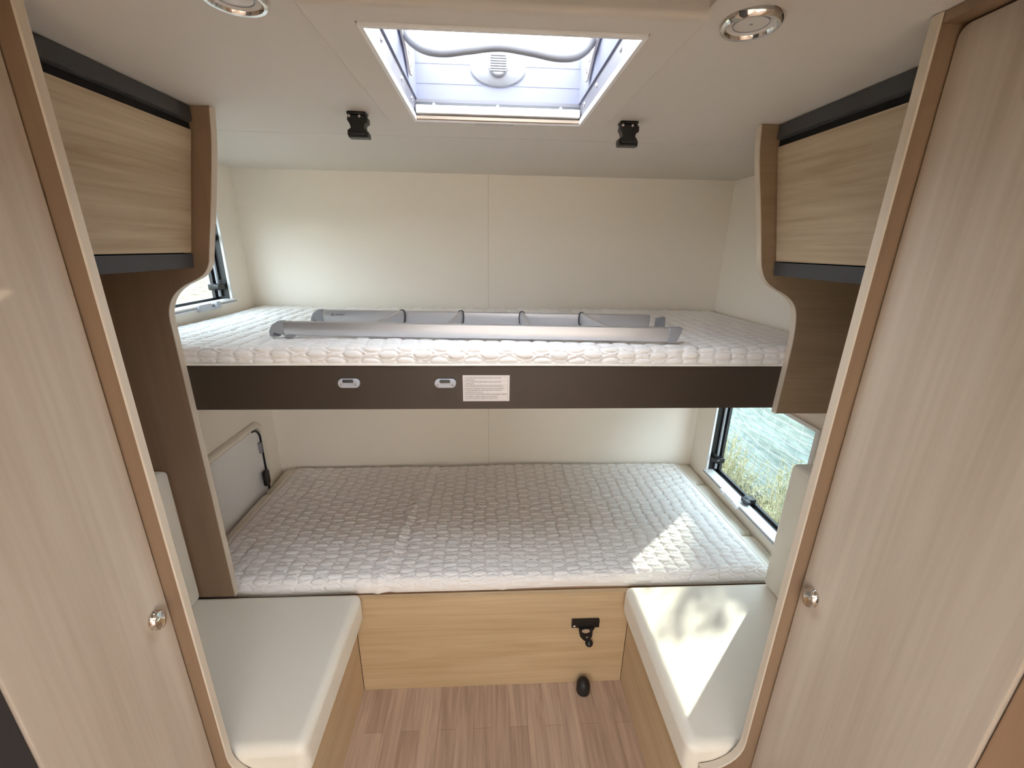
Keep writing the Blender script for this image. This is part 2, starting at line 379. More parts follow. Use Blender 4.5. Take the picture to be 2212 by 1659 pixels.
# ------------------------------------------------------------------ ceiling lamps and latches
lm = thing('ceiling_spotlight', (.352, -1.349, ZC), 'round recessed spotlight with chrome rim, to the right of the roof hatch', 'ceiling light', 'recessed ceiling spotlights')
o = (.352, -1.349, ZC)
bm = B(); lathe(bm, [(.030, .0015), (.0305, .005), (.033, .0085), (.037, .009), (.040, .006), (.0415, 0)], o, (0, 0, -1), 48); obj('rim', bm, M['chrome'], lm)
bm = B(); lathe(bm, [(0, .0035), (.022, .0035), (.0225, .0025), (.024, .0025), (.0305, .005)], o, (0, 0, -1), 48); ln = obj('lens', bm, M['lens'], lm)
bm = B(); lathe(bm, [(.0222, .0030), (.0222, .0042), (.0232, .0042), (.0232, .0025)], o, (0, 0, -1), 48); obj('inner_ring', bm, M['greyplastic'], ln)
bm = B(); lathe(bm, [(0, .0045), (.0022, .004), (.0026, .003)], o, (0, 0, -1), 12); obj('sensor_dot', bm, M['greyplastic'], ln)
dup(lm, (-.332, -1.357, ZC), 'round recessed spotlight with chrome rim, cut off at the top, left of the hatch')
hk = thing('bunk_latch', (-.322, -.86, ZC), 'small black plastic bunk latch screwed to the ceiling left of the roof hatch', 'latch', 'black ceiling latches')
hx, hz = -.322, ZC
bm = B(); prism(bm, rrect(hx-.024, hx+.021, -.874, -.842, .006), 'z', hz-.006, hz, .0015); obj('base_plate', bm, M['black'], hk)
bm = B(); prism(bm, [(hx-.022, hz-.006), (hx-.024, hz-.018), (hx-.019, hz-.026), (hx-.017, hz-.034), (hx-.025, hz-.039), (hx-.026, hz-.048), (hx-.023, hz-.055),
                     (hx+.024, hz-.055), (hx+.024, hz-.045), (hx+.020, hz-.038), (hx+.016, hz-.034), (hx+.017, hz-.027), (hx+.024, hz-.023), (hx+.024, hz-.012), (hx+.017, hz-.006)], 'y', -.872, -.845, .003); obj('body', bm, M['black'], hk)
bm = B(); box(bm, hx-.02, hx+.018, -.879, -.872, hz-.05, hz-.043, .002); obj('catch', bm, M['black'], hk)
for dx in (-.018, .006):
    bm = B(); lathe(bm, [(0, .0025), (.003, .002), (.004, 0)], (hx+dx, -.872, hz-.010), (0, -1, -.6), 12); obj('screw', bm, M['steel'], hk)
dup(hk, (.339, -.855, ZC), 'small black plastic bunk latch screwed to the ceiling right of the roof hatch')

# ------------------------------------------------------------------ upper bunk
bk = thing('bunk_bed', (0, -.43, 1.118), 'upper bunk bed base with dark brown front board spanning the full width', 'bunk bed')
bm = B(); box(bm, XL, XR, -.856, -.838, 1.118, 1.249, .002); obj('front_board', bm, M['dark_brown'], bk)
bm = B(); box(bm, XL, XR, -.838, -.003, 1.205, 1.2485); obj('base_board', bm, M['near_wood'], bk, smooth=0)
def socket(cx, cz):
    bm = B(); prism(bm, rrect(cx-.031, cx+.031, cz-.0135, cz+.0135, .0132, 8), 'y', -.866, -.856, .003, 3); s = obj('ladder_socket', bm, M['lightgrey'], bk, label='grey oval ladder socket')
    bm = B(); prism(bm, rrect(cx-.016, cx+.014, cz+.003, cz+.0125, .002), 'y', -.8672, -.864); obj('slot', bm, M['anthracite'], s)
    for dx in (-.021, .0205):
        bm = B(); lathe(bm, [(0, .0012), (.002, .001), (.0032, 0)], (cx+dx, -.866, cz-.003), (0, -1, 0), 12); obj('screw', bm, M['steel'], s)
socket(-.411, 1.201); socket(-.136, 1.2005)
bm = B(); box(bm, -.086, .051, -.8566, -.8558, 1.1435, 1.2235); sk = obj('warning_sticker', bm, M['paper'], bk, smooth=0, label='white multilingual warning sticker')
rows = [(1.2135, 'NE CONVIENT PAS AUX ENFANTS DE MOINS DE 6 ANS, SANS', .104), (1.2080, 'SURVEILLANCE', .027),
        (1.2015, 'NOT SUITABLE FOR CHILDREN UNDER 6 YEARS OLD WITHOUT', .106), (1.1960, 'SUPERVISION', .025),
        (1.1895, 'NICHT GEEIGNET FÜR KINDER UNTER 6 JAHRE OHNE AUFSICHT', .110),
        (1.1820, 'NON ADATTO A BAMBINI DI MENO DI 6 ANNI NON ACCOMPAGNATI', .113),
        (1.1755, 'NO RECOMENDABLE PARA NIÑOS MENORES DE 6 AÑOS SIN LA', .109), (1.1700, 'SUPERVISION DE UN ADULTO', .052),
        (1.1635, 'NIET GESCHIKT VOOR KINDEREN ONDER DE 6 JAAR ZONDER TOEZICHT', .122),
        (1.1565, 'IKKE EGNET TIL BØRN UNDER 6 ÅR UDEN OPSYN', .094), (1.1500, 'EJ LÄMPLIG FÖR BARN UNDER 6 ÅR UTAN TILLSYN', .096)]
for z, tx, w in rows:
    text_mesh('printed_line', tx, .0046, w, M['ink'], Matrix.Translation((-.079, -.8567, z)) @ Euler((R(90), 0, 0)).to_matrix().to_4x4(), sk)
bm = B()
for x0, x1, z0, z1 in ((-.082, .046, 1.2188, 1.2192), (-.082, .046, 1.1470, 1.1474), (-.082, -.0816, 1.147, 1.219), (.0456, .046, 1.147, 1.219)): box(bm, x0, x1, -.85675, -.8565, z0, z1)
for z in (1.2063, 1.1943, 1.1878, 1.1803, 1.1683, 1.1618, 1.155): box(bm, -.082, .046, -.85675, -.8565, z, z+.0003)
obj('table_lines', bm, M['ink'], sk, smooth=0)

# ------------------------------------------------------------------ quilted mattresses
def quilt_h(X, S, lx=.099, ls=.0205, depth=.0035):
    """stitched rows of interleaved ovals; X across, S along the surface (metres)"""
    Xw = X+.003*np.sin(S*31+X*9); Sw = S+.0015*np.sin(X*23)+.001*np.sin(X*57+S*20)
    row0 = np.floor(Sw/ls); best = np.full_like(X, 9.); line = np.zeros_like(X)
    for dr in (-1, 0, 1):
        row = row0+dr; v = Sw-(row+.5)*ls
        u = Xw/lx+.5*(row % 2)+.03*np.sin(row*5.1); u = (u-np.floor(u)-.5)*lx
        best = np.minimum(best, np.sqrt((u/.0270)**2+(v/.0128)**2))
        line = np.maximum(line, np.exp(-((v-.0022*np.sign(u)*np.cos(u*70))/.0019)**2)*(np.abs(u) > .026))
    groove = np.exp(-((best-1)/.17)**2); puff = np.sqrt(np.clip(1-best, 0, 1))
    return depth*(.75*puff-.8*groove-.55*line*(best > 1.0)+.25*(best > 1.25))
def quilted(name, x0, x1, path, step, bottom, lx=.099, ls=.0205, depth=.0035, wrinkle=None, fade=None, xpath=None):
    """sheet swept along PATH [(y,z)...] (back to front, over the front edge) with quilt relief, closed by flat sides and bottom."""
    P = np.array(path); seg = np.sqrt((np.diff(P, axis=0)**2).sum(1)); cs = np.concatenate([[0], np.cumsum(seg)]); L = cs[-1]
    ns = int(L/step)+1; nx = int((x1-x0)/step)+1; s = np.linspace(0, L, ns); xs = np.linspace(x0, x1, nx)
    y = np.interp(s, cs, P[:, 0]); z = np.interp(s, cs, P[:, 1]); k = np.ones(7)/7
    ys = np.convolve(np.pad(y, 3, 'edge'), k, 'valid'); zs = np.convolve(np.pad(z, 3, 'edge'), k, 'valid')
    ty, tz = np.gradient(ys), np.gradient(zs); nl = np.hypot(ty, tz)+1e-9; ny, nz = tz/nl, -ty/nl     # outward (up / to the front)
    X, S = np.meshgrid(xs, s, indexing='ij')
    H = quilt_h(X, S, lx, ls, depth)
    e = np.clip(np.minimum(X-x0, x1-X)/.03, 0, 1); H = H*e-(.012*(1-e)**2)
    if fade: H = H*np.clip((L-S)/fade, 0, 1)
    if wrinkle is not None: H = H+wrinkle(X, S, L)
    Y = ys[None, :]+ny[None, :]*H; Z = zs[None, :]+nz[None, :]*H
    V = np.stack([X, Y, Z], -1).reshape(-1, 3); idx = np.arange(nx*ns).reshape(nx, ns)
    F = np.stack([idx[:-1, :-1], idx[1:, :-1], idx[1:, 1:], idx[:-1, 1:]], -1).reshape(-1, 4).tolist()
    # close below: drop every border vertex to BOTTOM
    border = np.concatenate([idx[:, 0], idx[-1, 1:], idx[::-1, -1][1:], idx[0, ::-1][1:-1]])
    base = len(V); low = V[border].copy(); low[:, 2] = np.minimum(low[:, 2]-.0005, bottom); V = np.concatenate([V, low]); nb = len(border)
    for i in range(nb): F.append([int(border[i]), int(border[(i+1) % nb]), base+(i+1) % nb, base+i])
    F.append([base+i for i in range(nb)])
    return V, F
def arc_path(y_back, z_back, y_front, z_front, r, z_low, bulge=.0):
    p = [(y_back, z_back)]
    for k in range(1, 12):
        t = k/12; p.append((y_back+(y_front+r-y_back)*t, z_back+(z_front-z_back)*t))
    for k in range(0, 7):
        a = R(90*k/6); p.append((y_front+r-r*math.sin(a), z_front-r+r*math.cos(a)))
    p.append((y_front-bulge, (z_front-r+z_low)/2)); p.append((y_front+.002, z_low)); return p
def wr_up(X, S, L):
    w = .0018*np.sin(X*5.1+S*3)+.001*np.sin(X*11-S*9)
    f = np.clip((S-(L-.16))/.16, 0, 1)
    return w*(1-.7*f)+.0022*f*np.sin(X*95+2*np.sin(X*13))*np.exp(-((np.sin(X*4.2+.6))/.25)**2)
V, F = quilted('m', -1.088, 1.088, arc_path(-.012, 1.301, -.852, 1.304, .022, 1.251, .003), .0033, 1.2500, depth=.0046, wrinkle=wr_up, fade=.012)
um = props(np_obj('bunk_mattress', V, F, M['fabric']), 'thin white quilted mattress on the upper bunk under the aluminium ladder', 'mattress', None)
bm = B(); tube(bm, [(x, -.8555+.001*math.sin(x*9), 1.2545) for x in np.linspace(-1.085, 1.085, 60)], .0035, 8); obj('hem', bm, M['piping'], um)
def wr_lo(X, S, L):
    w = .004*np.sin(X*3.3+S*4+.5)+.002*np.sin(X*9-S*5)
    def crease(x, k, amp, wd): return amp*np.exp(-((X-x-k*(S-.4))/wd)**2)
    return w+crease(-.34, -.12, .006, .012)+crease(-.30, -.12, -.004, .014)+crease(.06, -.05, .003, .012)+.003*np.exp(-((S-(L-.2))/.05)**2)*np.sin(X*26)*np.exp(-((X+.33)/.12)**2)
V, F = quilted('m', -1.018, 1.012, arc_path(-.030, .474, -.846, .486, .024, .432, .004), .0033, .431, depth=.0050, wrinkle=wr_lo, fade=.05)
lo_m = props(np_obj('mattress_topper', V, F, M['fabric']), 'white quilted mattress topper on the lower bed with a sunlit patch', 'mattress', None)
for x in (-1.018, 1.012):
    bm = B(); tube(bm, [(x, y, .465+.012*t) for t, y in zip(np.linspace(0, 1, 40), np.linspace(-.032, -.82, 40))]+[(x, -.838, .470), (x, -.845, .455), (x, -.846, .44)], .0045, 8); obj('piping', bm, M['piping'], lo_m)

# ------------------------------------------------------------------ ladder on the bunk
zl = 1.3325
ld = thing('bunk_ladder', (-.04, -.64, 1.31), 'aluminium bunk ladder lying flat on the upper mattress', 'ladder')
def rail(a, b, side):
    a, b = Vector(a), Vector(b); bm = B(); d = (b-a).normalized(); n = Vector((0, 0, 1)).cross(d).normalized()
    prof = [(-.009, -.020), (-.0105, -.010), (-.011, 0), (-.0105, .010), (-.009, .020), (-.004, .0225), (.004, .0225), (.009, .020), (.0095, 0), (.009, -.020), (.004, -.0225), (-.004, -.0225)]
    prof = [(u*side, v) for u, v in prof]
    A = [bm.verts.new(a+n*u+Vector((0, 0, v))) for u, v in prof]; C = [bm.verts.new(b+n*u+Vector((0, 0, v))) for u, v in prof]
    for k in range(len(prof)): bm.faces.new((A[k], C[k], C[(k+1) % len(prof)], A[(k+1) % len(prof)]))
    bm.faces.new(A[::-1]); bm.faces.new(C); return obj('rail', bm, M['alu'], ld, smooth=50)
fa, fb = (-.640, -.715, zl), (.540, -.785, zl); ba, bb = (-.612, -.470, zl), (.572, -.530, zl)
rf = rail(fa, fb, 1); rb = rail(ba, bb, 1)
for a, b, r_ in ((fa, fb, rf), (ba, bb, rb)):
    ax, ay, az = a
    bm = B(); prism(bm, [(ax+.004, az+.0235), (ax-.012, az+.023), (ax-.030, az+.012), (ax-.040, az-.006), (ax-.041, az-.022), (ax-.034, az-.0265), (ax-.016, az-.0245), (ax-.013, az-.021), (ax-.030, az-.018), (ax-.026, az-.013), (ax+.006, az-.021)], 'y', ay-.012, ay+.012, .003); obj('hook', bm, M['greyplastic'], ld, label='grey plastic bed hook on the rail end')
    bm = B(); prism(bm, [(ax+.008, az-.0215), (ax+.018, az-.0195), (ax+.032, az-.0195), (ax+.032, az-.025), (ax+.022, az-.027), (ax+.004, az-.027)], 'y', ay-.016, ay+.010, .001); obj('clip', bm, M['greyplastic'], ld)
bm = B(); prism(bm, [(.537, zl+.0235), (.578, zl+.022), (.576, zl+.01), (.572, zl), (.568, zl-.012), (.562, zl-.0235), (.537, zl-.0235)], 'y', -.798, -.772, .003); obj('foot', bm, M['greyplastic'], ld, label='grey rubber foot')
for tb, tf in ((-.318, -.367), (-.109, -.139), (.108, .118), (.322, .356)):
    pa = Vector((tb, -.485-.05*(tb+.6)/1.2, zl+.006)); pb = Vector((tf, -.705-.07*(tf+.64)/1.2+.004, zl-.002)); d = (pb-pa).normalized(); n = Vector((0, 0, 1)).cross(d).normalized()
    bm = B(); prof = [(-.007, -.018), (-.0085, 0), (-.007, .018), (-.003, .0215), (.003, .0215), (.007, .018), (.0085, 0), (.007, -.018), (.003, -.0215), (-.003, -.0215)]
    A = [bm.verts.new(pa+n*u+Vector((0, 0, v))) for u, v in prof]; C = [bm.verts.new(pb+n*u+Vector((0, 0, v))) for u, v in prof]
    for k in range(len(prof)): bm.faces.new((A[k], C[k], C[(k+1) % len(prof)], A[(k+1) % len(prof)]))
    bm.faces.new(A[::-1]); bm.faces.new(C); rg = obj('rung', bm, M['alu'], ld, smooth=50)
    bm = B(); q = pa+d*.004; prof2 = [(u*1.35, v*1.12) for u, v in prof]
    A = [bm.verts.new(q+n*u+Vector((0, 0, v))) for u, v in prof2]; C = [bm.verts.new(q+d*.006+n*u+Vector((0, 0, v))) for u, v in prof2]
    for k in range(len(prof2)): bm.faces.new((A[k], C[k], C[(k+1) % len(prof2)], A[(k+1) % len(prof2)]))
    bm.faces.new(A[::-1]); bm.faces.new(C); obj('end_cap', bm, M['anthracite'], rg, smooth=50)
# maker's mark on the back rail
bm = B(); lathe(bm, [(.0036, .0), (.0036, .0004), (.0046, .0004), (.0046, 0)], (-.573, -.4832, zl+.006), (0, -1, 0), 20); box(bm, -.5738, -.573, -.4837, -.4832, zl+.004, zl+.009); box(bm, -.5738, -.571, -.4837, -.4832, zl+.0036, zl+.0044); lg = obj('logo', bm, M['ink'], rb)
text_mesh('lettering', 'LIPPERT', .0085, .036, M['ink'], Matrix.Translation((-.566, -.4837, zl+.003)) @ Euler((R(90), 0, R(-2.9))).to_matrix().to_4x4(), lg)
bm = B(); prism(bm, [(.592, zl+.011), (.620, zl+.017), (.622, zl-.0175), (.592, zl-.0185)], 'y', -.562, -.536, .002)
props(obj('ladder_foot', bm, M['greyplastic']), 'loose grey rubber foot lying beyond the back rail of the ladder', 'ladder foot')

# ------------------------------------------------------------------ lower bed base, seats, cushions
bx = thing('bed_box', (0, -.45, 0), 'honey oak front panel of the lower bed box between the two seats', 'bed base')
bm = B(); box(bm, -.4745, .4925, -.8665, -.8485, 0, .428, .0015); obj('front_panel', bm, M['wood_x'], bx, origin=(0, -.86, 0))
bm = B(); box(bm, XL, XR, -.8485, -.005, .30, .330); box(bm, -1.015, 1.01, -.845, -.03, .330, .4305); obj('bed_board', bm, M['near_wood'], bx, smooth=0)
def cushion(name, x0, x1, y0, y1, z0, z1, label, cat='cushion', bev=.022, group=None):
    bm = B(); box(bm, x0, x1, y0, y1, z0, z1, bev, 4); return props(obj(name, bm, M['leather'], smooth=40), label, cat, group)
# base cushions under the topper (their rims show beside it)
cushion('side_bolster', -1.078, -1.017, -.850, -.240, .331, .4565, 'long cream bolster between the topper and the left wall, nearer the camera')
cushion('side_bolster', -1.078, -1.017, -.234, -.003, .331, .4565, 'short cream bolster between the topper and the left wall, in the back corner')
cushion('side_bolster', 1.017, 1.096, -.205, -.003, .331, .4565, 'cream bolster right of the topper, in the back corner')
cushion('side_bolster', 1.017, 1.096, -.600, -.211, .331, .4565, 'cream bolster right of the topper, under the middle of the window')
cushion('side_bolster', 1.017, 1.096, -.850, -.606, .331, .4565, 'cream bolster right of the topper, beside the tall backrest cushion')
YPL, YPR = -1.362, -1.397       # near faces of the wardrobe end panels
def seat(side):
    s = side; nm = 'left' if s < 0 else 'right'; xf = -.475 if s < 0 else .493; xw = XL if s < 0 else XR; yp = YPL if s < 0 else YPR
    bm = B(); xa, xb = sorted((xf, xf+s*-0+s*.018)); box(bm, xa, xb, yp+.018, -.867, 0, .345, .0015)
    t = thing('seat_box', ((xf+xw)/2, -1.1, 0), f'honey oak {nm} seat box facing the aisle below its cream cushion', 'seat base', 'seat boxes')
    obj('front_panel', bm, M['wood_y'], t, origin=(xf, -1.1, 0))
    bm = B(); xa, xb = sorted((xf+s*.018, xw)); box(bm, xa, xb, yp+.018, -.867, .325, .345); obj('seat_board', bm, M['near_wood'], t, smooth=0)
    xi = -.440 if s < 0 else .463
    xa, xb = sorted((xi, xw-s*.004)); bm = B(); box(bm, xa, xb, yp+.0185, -.869, .3455, .462, .026, 5)
    o = props(obj('seat_cushion', bm, M['leather'], smooth=40), 'cream leatherette seat cushion on the left seat, in shade' if s < 0 else 'cream leatherette seat cushion on the right seat, with a sunlit patch', 'cushion', 'seat cushions')
    xi = -.957 if s < 0 else .957
    xa, xb = sorted((xi, xw-s*.003)); bm = B(); box(bm, xa, xb, yp+.03, -.876, .463, .938, .016, 4)
    props(obj('backrest_cushion', bm, M['leather'], smooth=40), 'tall cream backrest cushion at the left wall, mostly hidden behind the wardrobe panel' if s < 0 else 'tall cream backrest cushion standing beside the lower right window', 'cushion', 'backrest cushions')
seat(-1); seat(1)

# ------------------------------------------------------------------ side panels of the bunk (S-curved boards)
cl = [(-.655, ZC-.001), (-.665, 1.80), (-.690, 1.68), (-.719, 1.555), (-.725, 1.530), (-.736, 1.510), (-.752, 1.495), (-.775, 1.483), (-.800, 1.471), (-.822, 1.455), (-.838, 1.436), (-.849, 1.412), (-.854, 1.384), (-.854, 1.32), (-.853, .90), (-.853, .463)]
cr = [(.667, ZC-.001), (.677, 1.80), (.705, 1.68), (.731, 1.56), (.738, 1.535), (.748, 1.514), (.764, 1.496), (.787, 1.481), (.812, 1.469), (.833, 1.456), (.850, 1.440), (.861, 1.420), (.868, 1.392), (.872, 1.35), (.873, 1.30), (.869, 1.107)]
for pts, xw, s, lab in ((cl, XL, -1, 'S-curved oak side board from ceiling to seat at the left end of the bunk'), (cr, XR, 1, 'S-curved oak side board ending just below the bunk at its right end')):
    o2 = catmull([(p[0], 0, p[1]) for p in pts], 4); o2 = [(p.x, p.z) for p in o2]
    out = o2+[(xw, pts[-1][1]), (xw, pts[0][1])]
    t = thing('bunk_side_board', ((pts[0][0]+xw)/2, -.867, pts[-1][1]), lab, 'side board')
    bm = B(); prism(bm, out, 'y', -.876, -.858); obj('board', bm, M['wood_panel'] if s < 0 else M['wood_xr'], t)
    bm = B(); n = len(o2)      # edge band: thin strip following the curve
    A = [[bm.verts.new((x-s*.0, y, z)) for x, z in o2] for y in (-.877, -.857)]; C = [[bm.verts.new((x-s*.0022, y, z)) for x, z in o2] for y in (-.877, -.857)]
    for i in range(n-1):
        for q in ((A[0], C[0]), (C[1], A[1]), (C[0], C[1]), (A[1], A[0])):
            bm.faces.new((q[0][i], q[0][i+1], q[1][i+1], q[1][i]))
    for i in (0, n-1): bm.faces.new((A[0][i], C[0][i], C[1][i], A[1][i]))
    obj('edge_band', bm, M['edge'], t)

# ------------------------------------------------------------------ overhead cabinets
def cabinet(side, x_top, x_bot, y0, y1, lab):
    s = side; xw = XL if s < 0 else XR
    t = thing('overhead_cabinet', ((x_top+xw)/2, (y0+y1)/2, 1.517), lab, 'cabinet', 'overhead cabinets')
    o = lambda x, d: x+s*d
    bm = B(); prism(bm, [(o(x_top, .022), ZC-.001), (o(x_top, .022), 1.846), (o(x_top, .004), 1.846), (o(x_top, .004), 1.8305), (o(x_top, .022), 1.8295), (o(x_bot, .020), 1.553), (o(x_bot, .020), 1.519), (xw, 1.519), (xw, ZC-.001)], 'y', y0, y1); obj('carcass', bm, M['blackgap'], t, smooth=0)
    bm = B(); prism(bm, [(x_top, 1.829), (o(x_top, .019), 1.829), (o(x_bot, .019), 1.5545), (x_bot, 1.5545)], 'y', y0+.003, y1-.002, .0015); obj('door', bm, M['wood_h'], t)
    bm = B(); prism(bm, [(o(x_top, -.006), ZC-.002), (o(x_top, -.006), 1.848), (o(x_top, .003), 1.844), (o(x_top, .021), 1.844), (o(x_top, .021), ZC-.002)], 'y', y0+.001, y1-.001, .001); obj('top_rail', bm, M['anthracite'], t, label='anthracite rail with a black finger recess above the door')
    bm = B(); prism(bm, [(o(x_bot, -.002), 1.5515), (o(x_bot, .019), 1.5515), (o(x_bot, .019), 1.517), (o(x_bot, .002), 1.517)], 'y', y0+.001, y1-.001, .001); obj('bottom_rail', bm, M['anthracite'], t, label='anthracite bottom rail')
cabinet(-1, -.703, -.760, YPL+.018, -.877, 'oak fronted overhead cabinet with anthracite rails, left of the bunk')
cabinet(1, .716, .770, YPR+.018, -.877, 'oak fronted overhead cabinet with anthracite rails, right of the bunk')

# ------------------------------------------------------------------ wardrobes beside the aisle
def wardrobe(side, yp, xd, xe, xs, yn, knob, lab):
    """yp near face of the end panel, xd door face, xe edge of the end panel, xs inner line of the seat board, yn near end of the door"""
    s = side; xw = XL if s < 0 else XR
    t = thing('wardrobe', ((xd+xw)/2, (yp+yn)/2, 0), lab, 'wardrobe', 'wardrobes')
    zb, r = (.390 if s < 0 else .412), .088; xw -= s*.03
    arc = [(xe-s*r*(1-math.cos(R(90*k/8))), zb+r-r*math.sin(R(90*k/8))) for k in range(9)]     # concave fillet from the post to the seat board
    out = [(xe, ZC-.001)]+arc+[(xs, zb), (xs, 0), (xw, 0), (xw, ZC-.001)]
    bm = B(); prism(bm, out, 'y', yp, yp+.017); obj('end_panel', bm, M['wood_panel'], t, origin=(xe, yp, 0))
    bm = B(); pts = [(xe, ZC-.001)]+arc+[(xs, zb), (xs, .001)]; rows = []
    for y, d in ((yp-.0005, 0), (yp+.0015, .002), (yp+.0155, .002), (yp+.0175, 0)):
        rw = []
        for i, (x, z) in enumerate(pts):
            a = Vector((pts[min(i+1, len(pts)-1)][0]-pts[max(i-1, 0)][0], pts[min(i+1, len(pts)-1)][1]-pts[max(i-1, 0)][1])).normalized(); nx, nz = (-s)*abs(a.y), abs(a.x)
            rw.append(bm.verts.new((x+nx*d, y, z+nz*d)))
        rows.append(rw)
    for A, C in zip(rows, rows[1:]):
        for i in range(len(pts)-1): bm.faces.new((A[i], A[i+1], C[i+1], C[i]))
    for i in range(len(pts)-1): bm.faces.new((rows[-1][i], rows[-1][i+1], rows[0][i+1], rows[0][i]))
    obj('edge_band', bm, M['edge'], t, origin=(xe, yp, 0))
    xa, xb = sorted((xd, xd+s*.018)); zt = 1.863
    bm = B(); rs = (.002, .002, .002, .014)
    prism(bm, rrect(yn, yp-.002, .06, zt, 0, 5, (.002, .002, .014, .002)), 'x', xa, xb, .002); d = obj('door', bm, M['wood_door'], t, origin=(xd, (yn+yp)/2, .06))
    ky, kz = knob
    bm = B(); lathe(bm, [(.013, 0), (.014, .002), (.0145, .004), (.012, .006), (.0135, .008), (.0150, .010), (.0135, .014), (.008, .0165), (0, .0172)], (xd, ky, kz), (-s, 0, 0), 32, 1.35, (0, .0, 1)); obj('knob', bm, M['chrome'], d, label='oval chrome knob')
    xa, xb = sorted((xe+s*.001, xd+s*.02)); bm = B(); box(bm, xa, xb, yn, yp-.0006, zt+.003, ZC-.001); obj('header', bm, M['wood_panel'], t)
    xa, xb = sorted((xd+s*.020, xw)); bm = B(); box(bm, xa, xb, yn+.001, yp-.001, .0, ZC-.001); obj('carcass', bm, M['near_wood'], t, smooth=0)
wardrobe(-1, YPL, -.626, -.600, -.475, -1.612, (-1.400, .917), 'tall pale ash wardrobe with chrome knob on the left of the aisle')
wardrobe(1, YPR, .606, .581, .493, -1.704, (-1.431, .957), 'tall pale ash wardrobe with chrome knob on the right of the aisle')
# neighbouring units towards the camera
bm = B(); box(bm, XL+.03, -.630, -2.30, -1.6135, 0, ZC-.001, .002); props(obj('tall_cabinet', bm, M['charcoal']), 'tall charcoal unit at the lower left corner beside the left wardrobe', 'cabinet')
bm = B(); box(bm, .611, XR-.03, -2.30, -1.7055, 0, ZC-.001, .002); props(obj('tall_cabinet', bm, M['near_wood']), 'tall oak unit coloured as in shadow at the lower right corner beside the right wardrobe', 'cabinet')

# ------------------------------------------------------------------ small black fittings
bk2 = thing('table_bracket', (.335, -.867, .20), 'black table bracket with hook screwed to the bed box front panel', 'bracket')
bm = B(); box(bm, .286, .386, -.879, -.867, .281, .314, .002); pl = obj('plate', bm, M['black'], bk2)
bm = B(); lathe(bm, [(0, .002), (.004, .0015), (.006, 0)], (.296, -.879, .288), (0, -1, 0), 14); obj('screw', bm, M['steel'], pl)
bm = B(); prism(bm, [(.312, .283), (.368, .283), (.362, .270), (.362, .248), (.354, .228), (.342, .222), (.330, .230), (.318, .246), (.314, .262)], 'y', -.884, -.868)
obj('hook', bm, M['black'], bk2)
bm = B(); lathe(bm, [(0, .0015), (.008, .0015), (.009, 0)], (.337, -.884, .272), (0, -1, 0), 20, 1.6, (1, 0, 0)); obj('slot_plate', bm, M['tan'], bk2)
bm = B(); lathe(bm, [(0, .002), (.003, .0015), (.004, 0)], (.343, -.884, .242), (0, -1, 0), 12); obj('screw', bm, M['steel'], bk2)
bm = B(); lathe(bm, [(0, 0), (.008, .001), (.0135, .006), (.015, .012), (.0135, .018), (.008, .023), (0, .024)], (.353, -.868, .212), (.1, -1, -.2), 10); obj('knob', bm, M['black'], bk2)
bm = B(); lathe(bm, [(.024, 0), (.0255, .004), (.025, .030), (.022, .043), (.014, .051), (0, .054)], (.341, -.900, 0), (0, 0, 1), 28); props(obj('door_stop', bm, M['rubber']), 'round black rubber door stop on the floor against the bed box', 'door stop')

# ------------------------------------------------------------------ windows
def window(name, x, s, hole, hide_right=True):
    y0, y1, z0, z1 = hole; w = thing(name, (x, (y0+y1)/2, z0), None, None); w['kind'] = 'structure'
    bm = B(); xa, xb = sorted((x-s*.006, x+s*.004)); ring(bm, 'x', xa, xb, (y0-.012, y1+.008, z0-.004, z1+.012), (y0+.002, y1-.002, z0+.002, z1-.002)); obj('frame', bm, M['whiteplastic'], w)
    bm = B(); xa, xb = sorted((x+s*.004, x+s*.062)); ring(bm, 'x', xa, xb, (y0, y1, z0, z1), (y0+.004, y1-.004, z0+.004, z1-.004)); obj('seal', bm, M['seal'], w)
    bm = B(); xa, xb = sorted((x+s*.050, x+s*.062)); ring(bm, 'x', xa, xb, (y0-.02, y1+.02, z0-.02, z1+.02), (y0+.020, y1-.020, z0+.016, z1-.016)); obj('pane_border', bm, M['charcoal'], w)
    bm = B(); xa, xb = sorted((x+s*.056, x+s*.060)); box(bm, xa, xb, y0-.02, y1+.02, z0-.02, z1+.02); obj('pane', bm, M['pane'], w, smooth=0)
    bm = B(); xa, xb = sorted((x-s*.020, x+s*.030)); box(bm, xa, xb, y0, y1-.001, z0-.006, z0+.010, .003); br = obj('blind_rail', bm, M['whiteplastic'], w)
    bm = B(); xa, xb = sorted((x-s*.022, x-s*.018)); box(bm, xa, xb, y0, y1-.001, z0-.001, z0+.004); obj('rail_groove', bm, M['greyplastic'], br)
    def latch(y, z, up):
        bm = B(); xa, xb = sorted((x+s*.022, x+s*.056)); box(bm, xa, xb, y-.020, y+.020, z-.013, z+.013, .004); l = obj('latch', bm, M['black'], w, label='black window latch')
        bm = B(); xa, xb = sorted((x+s*.004, x+s*.024)); prism(bm, rrect(y-.034, y+.012, z-.009, z+.011, .006), 'x', xa, xb, .003); obj('lever', bm, M['black'], l)
        bm = B(); xa, xb = sorted((x+s*.012, x+s*.02)); box(bm, xa, xb, y-.008, y+.010, z+.009, z+.030 if up else z+.014, .002); obj('button', bm, M['black'], l)
    bm = B(); tube(bm, [(x+s*.034, y1-.014, z) for z in (z0+.02, (z0+z1)/2, z1-.03)], .006, 10); obj('stay_arm', bm, M['greyplastic'], w)
    return w, latch, br
w1, l1, r1 = window('window_1', XL, -1, W1); l1(-.195, 1.405, True); l1(-.195, 1.60, False)
